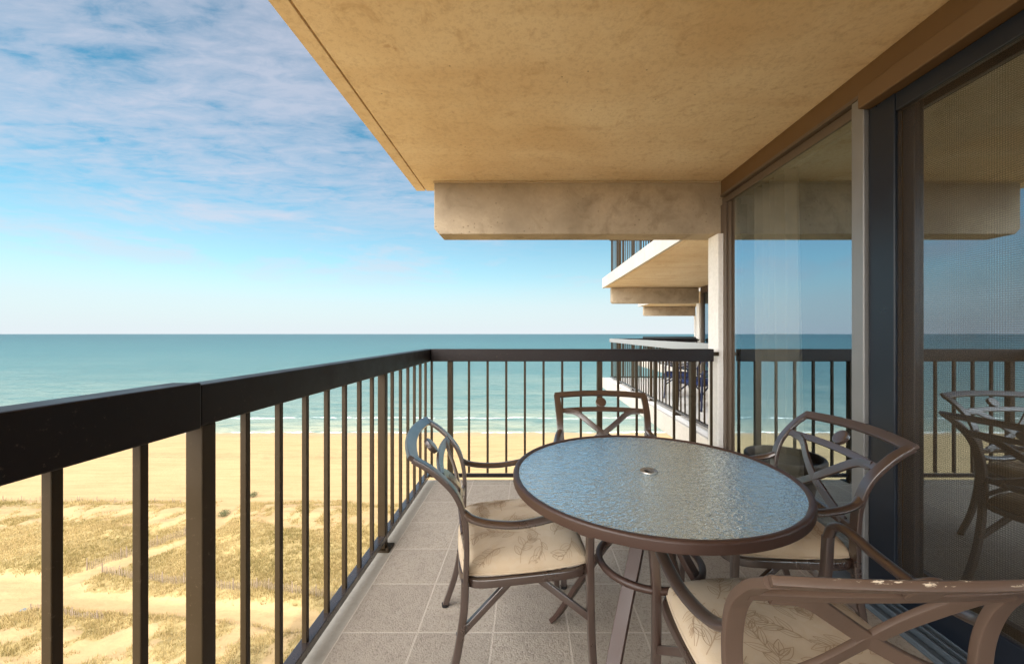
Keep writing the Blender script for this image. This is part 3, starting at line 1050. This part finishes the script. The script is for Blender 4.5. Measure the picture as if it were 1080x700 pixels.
def make_cushion(root, seed, mats=None):
    rnd = random.Random(seed)
    hx, hy, T = 0.222, 0.238, 0.062
    f = cushion_fn(hx, hy, T)
    n = 34
    s = [math.sin(math.pi / 2 * (2 * i / (n - 1) - 1)) for i in range(n)]
    s = [0.55 * a + 0.45 * math.sin(math.pi / 2 * a) for a in s]
    z0 = 0.413
    cx = 0.012
    mb = MB()
    top = [(cx + f(u, v)[0], f(u, v)[1], z0 + f(u, v)[2]) for u in s for v in s]
    bot = [(cx + f(u, v)[0] * 0.995, f(u, v)[1] * 0.995, z0 - 0.32 * f(u, v)[2]) for u in s for v in s]
    fs = []
    for i in range(n - 1):
        for j in range(n - 1):
            a = i * n + j
            fs.append((a, a + n, a + n + 1, a + 1))
    mb.add(top, fs, 0)
    mb.add(bot, [tuple(reversed(q)) for q in fs], 0)
    # piping round the seam
    ring = []
    for a in range(80):
        an = 2 * math.pi * a / 80
        c, d = math.cos(an), math.sin(an)
        k = 1 / max(abs(c), abs(d))
        x, y, _ = f(max(-1, min(1, c * k)), max(-1, min(1, d * k)))
        ring.append((cx + x, y, z0))
    mb.sweep(ring, oval(0.0045, 0.0045, 6), (0, 0, 1), closed=True, mi=0)

    # printed vines: thin ribbons lying on the fabric
    def pos(x, y):
        u, v = x / hx, y / hy
        for _ in range(3):
            u = x / (hx * math.sqrt(max(0.05, 1 - 0.16 * min(1, v * v))))
            v = y / (hy * math.sqrt(max(0.05, 1 - 0.16 * min(1, u * u))))
        if abs(u) > 0.992 or abs(v) > 0.992:
            return None
        a, b, c = f(u, v)
        return np.array((cx + a, b, z0 + c + 0.0012))

    def ribbon(pts, w0):
        P = [pos(*p) for p in pts]
        run = []
        for p in P + [None]:
            if p is None:
                if len(run) > 1:
                    vs, fs2 = [], []
                    for i, q in enumerate(run):
                        t_ = run[min(i + 1, len(run) - 1)] - run[max(i - 1, 0)]
                        nn = np.array((-t_[1], t_[0], 0.0))
                        nn = nn / (np.linalg.norm(nn) + 1e-9)
                        vs += [q - nn * w0 / 2, q + nn * w0 / 2]
                        if i:
                            fs2.append((2 * i - 2, 2 * i, 2 * i + 1, 2 * i - 1))
                    mb.add(vs, fs2, 1)
                run = []
            else:
                run.append(p)

    def leaf(x, y, a, L, wd):
        ca, sa = math.cos(a), math.sin(a)
        for sg in (-1, 1):
            pts = []
            for i in range(9):
                q = i / 8
                lx = L * q
                ly = sg * wd * math.sin(math.pi * q ** 0.8)
                pts.append((x + lx * ca - ly * sa, y + lx * sa + ly * ca))
            ribbon(pts, 0.0016)
        ribbon([(x + L * 0.8 * q / 4 * ca, y + L * 0.8 * q / 4 * sa) for q in range(5)], 0.0013)

    spots = [(ix, iy) for ix in range(-2, 3) for iy in range(-2, 3)]
    for ix, iy in spots:
        x = ix * 0.090 + (0.03 if iy % 2 else -0.03) + rnd.uniform(-0.012, 0.012)
        y = iy * 0.096 + rnd.uniform(-0.012, 0.012)
        a = rnd.uniform(0, 2 * math.pi)
        x -= 0.04 * math.cos(a)
        y -= 0.04 * math.sin(a)
        cur = rnd.uniform(-11, 11)
        pts = []
        step = 0.0062
        for i in range(14):
            pts.append((x, y))
            if i in (3, 6, 9, 12):
                sg = 1 if (i // 3) % 2 else -1
                leaf(x, y, a + sg * rnd.uniform(0.4, 0.9), rnd.uniform(0.035, 0.06), rnd.uniform(0.007, 0.012))
            x += step * math.cos(a)
            y += step * math.sin(a)
            a += cur * step
        leaf(x, y, a, 0.05, 0.010)
        for q in (-0.6, 0.6):
            leaf(x, y, a + q, 0.040, 0.0065)
        ribbon(pts, 0.0020)
    return mb.build('seat_cushion', mats or [M['fabric'], M['vine']], root, smooth=True, angle=60, recalc=False)


def make_chair(label, group, mat, seed=1, wear=None, mats=None):
    root = empty('patio_chair', (0, 0, 0), 0, label, 'chair', group)
    wm = wear or mat
    # rear uprights with rear legs
    for sg in (-1, 1):
        up = catmull([(-0.190, sg * 0.236, 0.395), (-0.186, sg * 0.240, 0.50), (-0.192, sg * 0.246, 0.60), (-0.222, sg * 0.252, 0.685), (-0.285, sg * 0.258, 0.757), (-0.345, sg * 0.262, 0.800)], 6)
        MB().sweep(up, rrect(0.0185, 0.0085, 0.004), (0, 1, 0)).build('back_upright', wm, root, smooth=True)
        lg = catmull([(-0.190, sg * 0.236, 0.405), (-0.196, sg * 0.238, 0.30), (-0.222, sg * 0.242, 0.15), (-0.268, sg * 0.250, 0.006)], 5)
        MB().sweep(lg, rrect(0.0125, 0.0125, 0.006), (0, 1, 0)).build('leg', mat, root, smooth=True)
        fl = catmull([(0.212, sg * 0.262, 0.575), (0.210, sg * 0.256, 0.50), (0.212, sg * 0.250, 0.40), (0.216, sg * 0.250, 0.20), (0.228, sg * 0.252, 0.006)], 5)
        MB().sweep(fl, rrect(0.0135, 0.0125, 0.006), (0, 1, 0)).build('leg', mat, root, smooth=True)
        am = catmull([(-0.196, sg * 0.248, 0.622), (-0.165, sg * 0.262, 0.604), (-0.105, sg * 0.272, 0.590), (-0.02, sg * 0.279, 0.585), (0.08, sg * 0.279, 0.598), (0.155, sg * 0.273, 0.618), (0.196, sg * 0.266, 0.612), (0.211, sg * 0.262, 0.575)], 6)
        MB().sweep(am, oval(0.0165, 0.0115, 12), (0, 1, 0)).build('armrest', mat, root, smooth=True)
        mb = MB()
        mb.sweep([(0.214, sg * 0.246, 0.245), (0.02, sg * 0.205, 0.392)], rrect(0.009, 0.011, 0.004), (0, 1, 0))
        mb.sweep([(-0.212, sg * 0.238, 0.235), (-0.02, sg * 0.205, 0.392)], rrect(0.009, 0.011, 0.004), (0, 1, 0))
        mb.build('brace', mat, root, smooth=True)
        m2 = MB()
        m2.lathe([(0.0, 0.0), (0.015, 0.0), (0.016, 0.012), (0.0, 0.014)], -0.268, sg * 0.250, 12)
        m2.lathe([(0.0, 0.0), (0.015, 0.0), (0.016, 0.012), (0.0, 0.014)], 0.228, sg * 0.252, 12)
        m2.build('foot_glide', M['gasket'], root, smooth=True)
    # seat frame
    ring = []
    for a in range(64):
        an = 2 * math.pi * a / 64
        c, d = math.cos(an), math.sin(an)
        e = 7.0
        k = (abs(c) ** e + abs(d) ** e) ** (-1 / e)
        ring.append((0.012 + 0.214 * c * k, 0.240 * d * k, 0.392))
    mb = MB()
    mb.sweep(ring, rrect(0.014, 0.0105, 0.005), (0, 0, 1), closed=True)
    for yy in (-0.12, 0, 0.12):
        mb.box(-0.19, 0.21, yy - 0.018, yy + 0.018, 0.395, 0.401)
    mb.build('seat_frame', mat, root, smooth=True)

    # back panel: top rail, second rail, ball, crossed braces, lower rail
    def at(y, z):
        """point on the curved back at height z and side offset y"""
        zs = [0.395, 0.50, 0.60, 0.685, 0.757, 0.800, 0.83]
        xq = [-0.190, -0.186, -0.192, -0.222, -0.285, -0.345, -0.39]
        x = float(np.interp(z, zs, xq))
        return (x - 0.016 * (1 - (y / 0.25) ** 2), y, z)
    mb = MB()
    tr = catmull([at(y, 0.800 + 0.009 * (1 - (y / 0.26) ** 2)) for y in (-0.272, -0.2, -0.1, 0, 0.1, 0.2, 0.272)], 4)
    mb.sweep(tr, rrect(0.0200, 0.0075, 0.004), (-0.80, 0, 0.60))
    mb.build('top_rail', wm, root, smooth=True)
    mb = MB()
    sr = catmull([at(y, 0.722 + 0.008 * (1 - (y / 0.26) ** 2)) for y in (-0.252, -0.13, 0, 0.13, 0.252)], 5)
    mb.sweep(sr, rrect(0.0140, 0.0068, 0.004), (-0.62, 0, 0.78))
    lr = catmull([at(y, 0.512) for y in (-0.236, -0.12, 0, 0.12, 0.236)], 5)
    mb.sweep(lr, rrect(0.0140, 0.0068, 0.004), (0, 0, 1))
    for sg in (-1, 1):
        xb = catmull([at(sg * 0.215, 0.722), at(sg * 0.15, 0.712), at(sg * 0.07, 0.655), at(0, 0.605), at(-sg * 0.09, 0.553), at(-sg * 0.175, 0.516)], 5)
        mb.sweep(xb, rrect(0.0155, 0.0064, 0.004), (-0.3, 0, 0.95))
    mb.build('back_lattice', wm, root, smooth=True)
    p = np.array(at(0, 0.764))
    mb = MB()
    ax = np.array((0.66, 0, -0.0)) + np.array((0, 0, 0.55))
    ax = ax / np.linalg.norm(ax)
    mb.sweep([p - ax * 0.010, p - ax * 0.007, p + ax * 0.007, p + ax * 0.010], oval(0.031, 0.031, 20), (0, 1, 0), scale=[0.8, 1, 1, 0.8])
    mb.build('back_medallion', wm, root, smooth=True)
    make_cushion(root, seed, mats)
    return root


CG = 'patio chairs around the glass table'
ch_l = make_chair('patio chair on the left beside the railing, facing right, with beige leaf print cushion', CG, M['chair'], 3)
ch_l.location = (-0.050, 1.480, 0.006)
ch_l.rotation_euler.z = R(10)
ch_f = copy_tree(ch_l)
ch_f['label'] = 'patio chair at the far end behind the table, its dark back against the end railing'
ch_f.location = (0.425, 2.02, 0.006)
ch_f.rotation_euler.z = R(-92)
ch_r = copy_tree(ch_l)
ch_r['label'] = 'patio chair beside the window, its back shining pale grey, facing left to the table'
ch_r.location = (0.930, 1.560, 0.006)
ch_r.rotation_euler.z = R(176.5)
ch_n = make_chair('nearest patio chair seen from behind, its brown top rail chipped and worn', CG, M['chair'], 11, wear=M['chair_worn'])
ch_n.location = (0.63, 0.935, 0.006)
ch_n.rotation_euler.z = R(91)

# ------------------------------------------------------------------ table
TX, TY = 0.405, 1.305
tb = empty('patio_table', (TX, TY, 0.006), 0, 'round patio table with hammered glass top and brown metal rim', 'table')
mb = MB()
mb.lathe([(0.450, 0.687), (0.4535, 0.6885), (0.4545, 0.691), (0.4550, 0.711), (0.4530, 0.7155), (0.4490, 0.7180), (0.441, 0.7175), (0.436, 0.7135), (0.436, 0.7045), (0.445, 0.703), (0.445, 0.687)], 0, 0, 96)
mb.build('table_rim', M['table'], tb, smooth=True)
mb = MB()
n = 96
mb.lathe([(0.021, 0.706), (0.4355, 0.706), (0.4355, 0.713), (0.021, 0.713)], 0, 0, n)
mb.build('glass_top', M['table_glass'], tb, smooth=True)
mb = MB()
mb.lathe([(0.0205, 0.7145), (0.029, 0.7165), (0.030, 0.7145), (0.0300, 0.7135), (0.0203, 0.7135), (0.0203, 0.700), (0.015, 0.700), (0.015, 0.7145)], 0, 0, 32)
mb.build('umbrella_ring', M['steel'], tb, smooth=True)
mb = MB()
mb.lathe([(0.0, 0.709), (0.0148, 0.709), (0.0148, 0.702), (0.0, 0.702)], 0, 0, 24)
mb.build('hole_plug', M['gasket'], tb, smooth=True)
for az in (232, 136, 52, 318):
    ca, sa = math.cos(R(az)), math.sin(R(az))
    prof = [(0.425, 0.678), (0.34, 0.672), (0.22, 0.655), (0.115, 0.610), (0.085, 0.545), (0.115, 0.475), (0.185, 0.375), (0.30, 0.19), (0.385, 0.05), (0.42, 0.004)]
    pth = catmull([(r * ca, r * sa, z) for r, z in prof], 5)
    MB().sweep(pth, rrect(0.021, 0.0095, 0.004), (-sa, ca, 0)).build('leg', M['table'], tb, smooth=True)
ring = [(0.165 * math.cos(2 * math.pi * i / 48), 0.165 * math.sin(2 * math.pi * i / 48), 0.42) for i in range(48)]
MB().sweep(ring, oval(0.0115, 0.0115, 10), (0, 0, 1), closed=True).build('ring_brace', M['table'], tb, smooth=True)
ring = [(0.088 * math.cos(2 * math.pi * i / 40), 0.088 * math.sin(2 * math.pi * i / 40), 0.60) for i in range(40)]
MB().sweep(ring, oval(0.009, 0.009, 8), (0, 0, 1), closed=True).build('ring_brace', M['table'], tb, smooth=True)

# ------------------------------------------------------------------ planter, curtain
pl = empty('planter_pot', (1.280, 2.825, 0.006), 0, 'wide brown plastic planter on the floor, mirrored in the window glass', 'planter')
mb = MB()
mb.lathe([(0.0, 0.0), (0.165, 0.0), (0.175, 0.01), (0.222, 0.235), (0.225, 0.242), (0.245, 0.245), (0.256, 0.258), (0.258, 0.285), (0.250, 0.298), (0.236, 0.298), (0.228, 0.285), (0.226, 0.24), (0.0, 0.24)], 0, 0, 56, closed=False)
mb.build('pot_body', M['pot'], pl, smooth=True)
mb = MB()
mb.lathe([(0.0, 0.252), (0.12, 0.250), (0.225, 0.246), (0.225, 0.2405), (0.0, 0.2405)], 0, 0, 40, closed=False)
mb.build('soil', M['soil'], pl, smooth=True)

ct = empty('curtain', (1.745, 2.735, 0.03), 0, 'sheer pale curtain gathered inside the fixed window', 'curtain')
vs, fs = [], []
NY, NZ = 120, 14
for i in range(NY):
    q = i / (NY - 1)
    for j in range(NZ):
        z = 0.0 + 2.24 * j / (NZ - 1)
        sp_ = 1.0 + 0.12 * (1 - j / (NZ - 1))
        y = (q - 0.5) * 0.40 * sp_
        x = 0.042 * math.sin(q * 2 * math.pi * 5 + 0.5 * math.sin(q * 9)) + 0.010 * math.sin(q * 41 + j * 0.25)
        vs.append((x, y, z))
for i in range(NY - 1):
    for j in range(NZ - 1):
        a = i * NZ + j
        fs.append((a, a + NZ, a + NZ + 1, a + 1))
mb = MB()
mb.add(vs, fs)
co = mb.build('curtain_cloth', M['curtain'], ct, smooth=True, angle=80)
sd = co.modifiers.new('solid', 'SOLIDIFY')
sd.thickness = 0.001
mb = MB()
mb.sweep([(0, -0.85, 2.255), (0, 0.24, 2.255)], oval(0.012, 0.012, 10), (0, 0, 1))
mb.build('curtain_rod', M['frame_brown'], ct, smooth=True)

# ------------------------------------------------------------------ neighbour's furniture
NG = 'blue chairs on the neighbouring balcony'
nb1 = make_chair('navy blue chair on the neighbouring balcony, nearer of two behind the balusters', NG, M['blue_chair'], 5, mats=[M['blue_cloth'], M['blue_chair']])
nb1.location = (2.75, 6.2, 0.0)
nb1.rotation_euler.z = R(200)
nb2 = copy_tree(nb1)
nb2['label'] = 'navy blue chair on the neighbouring balcony, farther of two behind the balusters'
nb2.location = (2.80, 7.3, 0.0)
nb2.rotation_euler.z = R(160)

# ------------------------------------------------------------------ things on the beach
FG = 'weathered picket sand fences on the dunes'


def fence(pts, label, hgt=1.15, gap=0.16, wdt=0.045, post_every=3.0):
    P = [np.array(p, float) for p in pts]
    c = P[0]
    root = empty('sand_fence', (c[0], c[1], float(ground_z(np.array([c[0]]), np.array([c[1]]))[0])), 0, label, 'fence', FG, world_space=True)
    mb = MB()
    posts = []
    for a, b in zip(P[:-1], P[1:]):
        L = np.linalg.norm(b - a)
        d = (b - a) / L
        nn = np.array((-d[1], d[0]))
        k = int(L / gap)
        for i in range(k):
            q = a + d * (i + 0.5) * gap + nn * random.uniform(-0.04, 0.04)
            z = float(ground_z(np.array([q[0]]), np.array([q[1]]))[0])
            hh_ = hgt * random.uniform(0.80, 1.05)
            lean = random.uniform(-0.06, 0.06)
            w_, t_ = d * wdt / 2, nn * 0.008
            bp = [q - w_ - t_, q + w_ - t_, q + w_ + t_, q - w_ + t_]
            vs = [(p[0], p[1], z - 0.1) for p in bp] + [(p[0] + lean * nn[0], p[1] + lean * nn[1], z + hh_) for p in bp]
            mb.add(vs, [(0, 1, 5, 4), (1, 2, 6, 5), (2, 3, 7, 6), (3, 0, 4, 7), (4, 5, 6, 7)])
        s = 0.0
        while s < L:
            posts.append(a + d * s)
            s += post_every
    mb.build('picket_panel', M['fence_wood'], root)
    for q in posts:
        z = float(ground_z(np.array([q[0]]), np.array([q[1]]))[0])
        m2 = MB()
        m2.sweep([(q[0], q[1], z - 0.2), (q[0] + random.uniform(-.05, .05), q[1], z + hgt * 1.3)], oval(0.05, 0.05, 6), (1, 0, 0))
        m2.build('post', M['fence_wood'], root)
    return root


fence([(-55.2, 48.6), (-53.2, 51.5), (-49.9, 56.5), (-49.2, 60.0)], 'picket sand fence along the upper left side of the path to the beach')
fence([(-52.4, 47.8), (-46, 46.2), (-39.5, 45.2), (-29.1, 43.6), (-20, 42.0)], 'long low picket fence on the seaward side of the crossing path', 1.0)
fence([(-52.5, 41.0), (-47.5, 40.5), (-43.6, 40.0)], 'short picket fence on the near side of the crossing path', 0.7)
fence([(-94, 69.6), (-80, 69.3), (-69, 68.6), (-59.0, 67.8)], 'sparse broken fence along the top edge of the grassy dune', 0.7, 1.1, 0.07, 3.4)


def bush(x, y, s, label, seed):
    r = np.random.default_rng(seed)
    z = float(ground_z(np.array([x]), np.array([y]))[0])
    root = empty('bush', (x, y, z), 0, label, 'bush', 'dark bushes beside the beach path')
    vs, fs = [], []
    for i in range(420):
        d = r.normal(0, 1, 3)
        d = d / np.linalg.norm(d) * r.random() ** 0.4
        c = np.array((d[0] * 0.75, d[1] * 0.75, 0.55 + d[2] * 0.45)) * s * (0.8 + 0.4 * r.random())
        a, b = r.normal(0, 1, 3), r.normal(0, 1, 3)
        a, b = a / np.linalg.norm(a) * 0.09 * s, b / np.linalg.norm(b) * 0.05 * s
        k = len(vs)
        vs += [c - a, c + b, c + a, c - b]
        fs.append((k, k + 1, k + 2, k + 3))
    mb = MB()
    mb.add(vs, fs)
    mb.build('foliage', M['leaf'], root, recalc=False)
    mb = MB()
    for k in range(5):
        a = 2 * math.pi * k / 5
        mb.sweep([(0.02 * math.cos(a), 0.02 * math.sin(a), -0.1), (0.22 * s * math.cos(a), 0.22 * s * math.sin(a), 0.5 * s)], oval(0.025 * s, 0.025 * s, 5), (1, 0, 0), scale=[1, 0.5])
    mb.build('stem', M['fence_wood'], root)
    return root


bush(-50.6, 71.5, 1.0, 'dark round bush standing on open sand at the seaward edge of the dunes', 1)
bush(-49.6, 63.4, 1.1, 'dark narrow bush beside the path through the dunes', 2)

bx_, by_ = -53.9, 41.5
root = empty('plastic_sack', (bx_, by_, float(ground_z(np.array([bx_]), np.array([by_]))[0])), 0, 'small blue grey sack lying on the open pale sand', 'sack')
mb = MB()
rr_ = random.Random(4)
prof = []
mb.sweep(catmull([(-0.35, -0.1, 0.10), (-0.2, 0.0, 0.22), (0.05, 0.05, 0.26), (0.28, 0.02, 0.18), (0.42, 0.0, 0.06)], 5), oval(0.22, 0.16, 12), (0, 1, 0), scale=[0.25 + 0.75 * math.sin(math.pi * min(1, (i + 1) / 22.0)) * (0.85 + 0.3 * rr_.random()) for i in range(21)])
mb.build('sack_body', M['bag'], root, smooth=True)

# tidy helper flags
for o in list(bpy.data.objects):
    if '_world' in o:
        del o['_world']
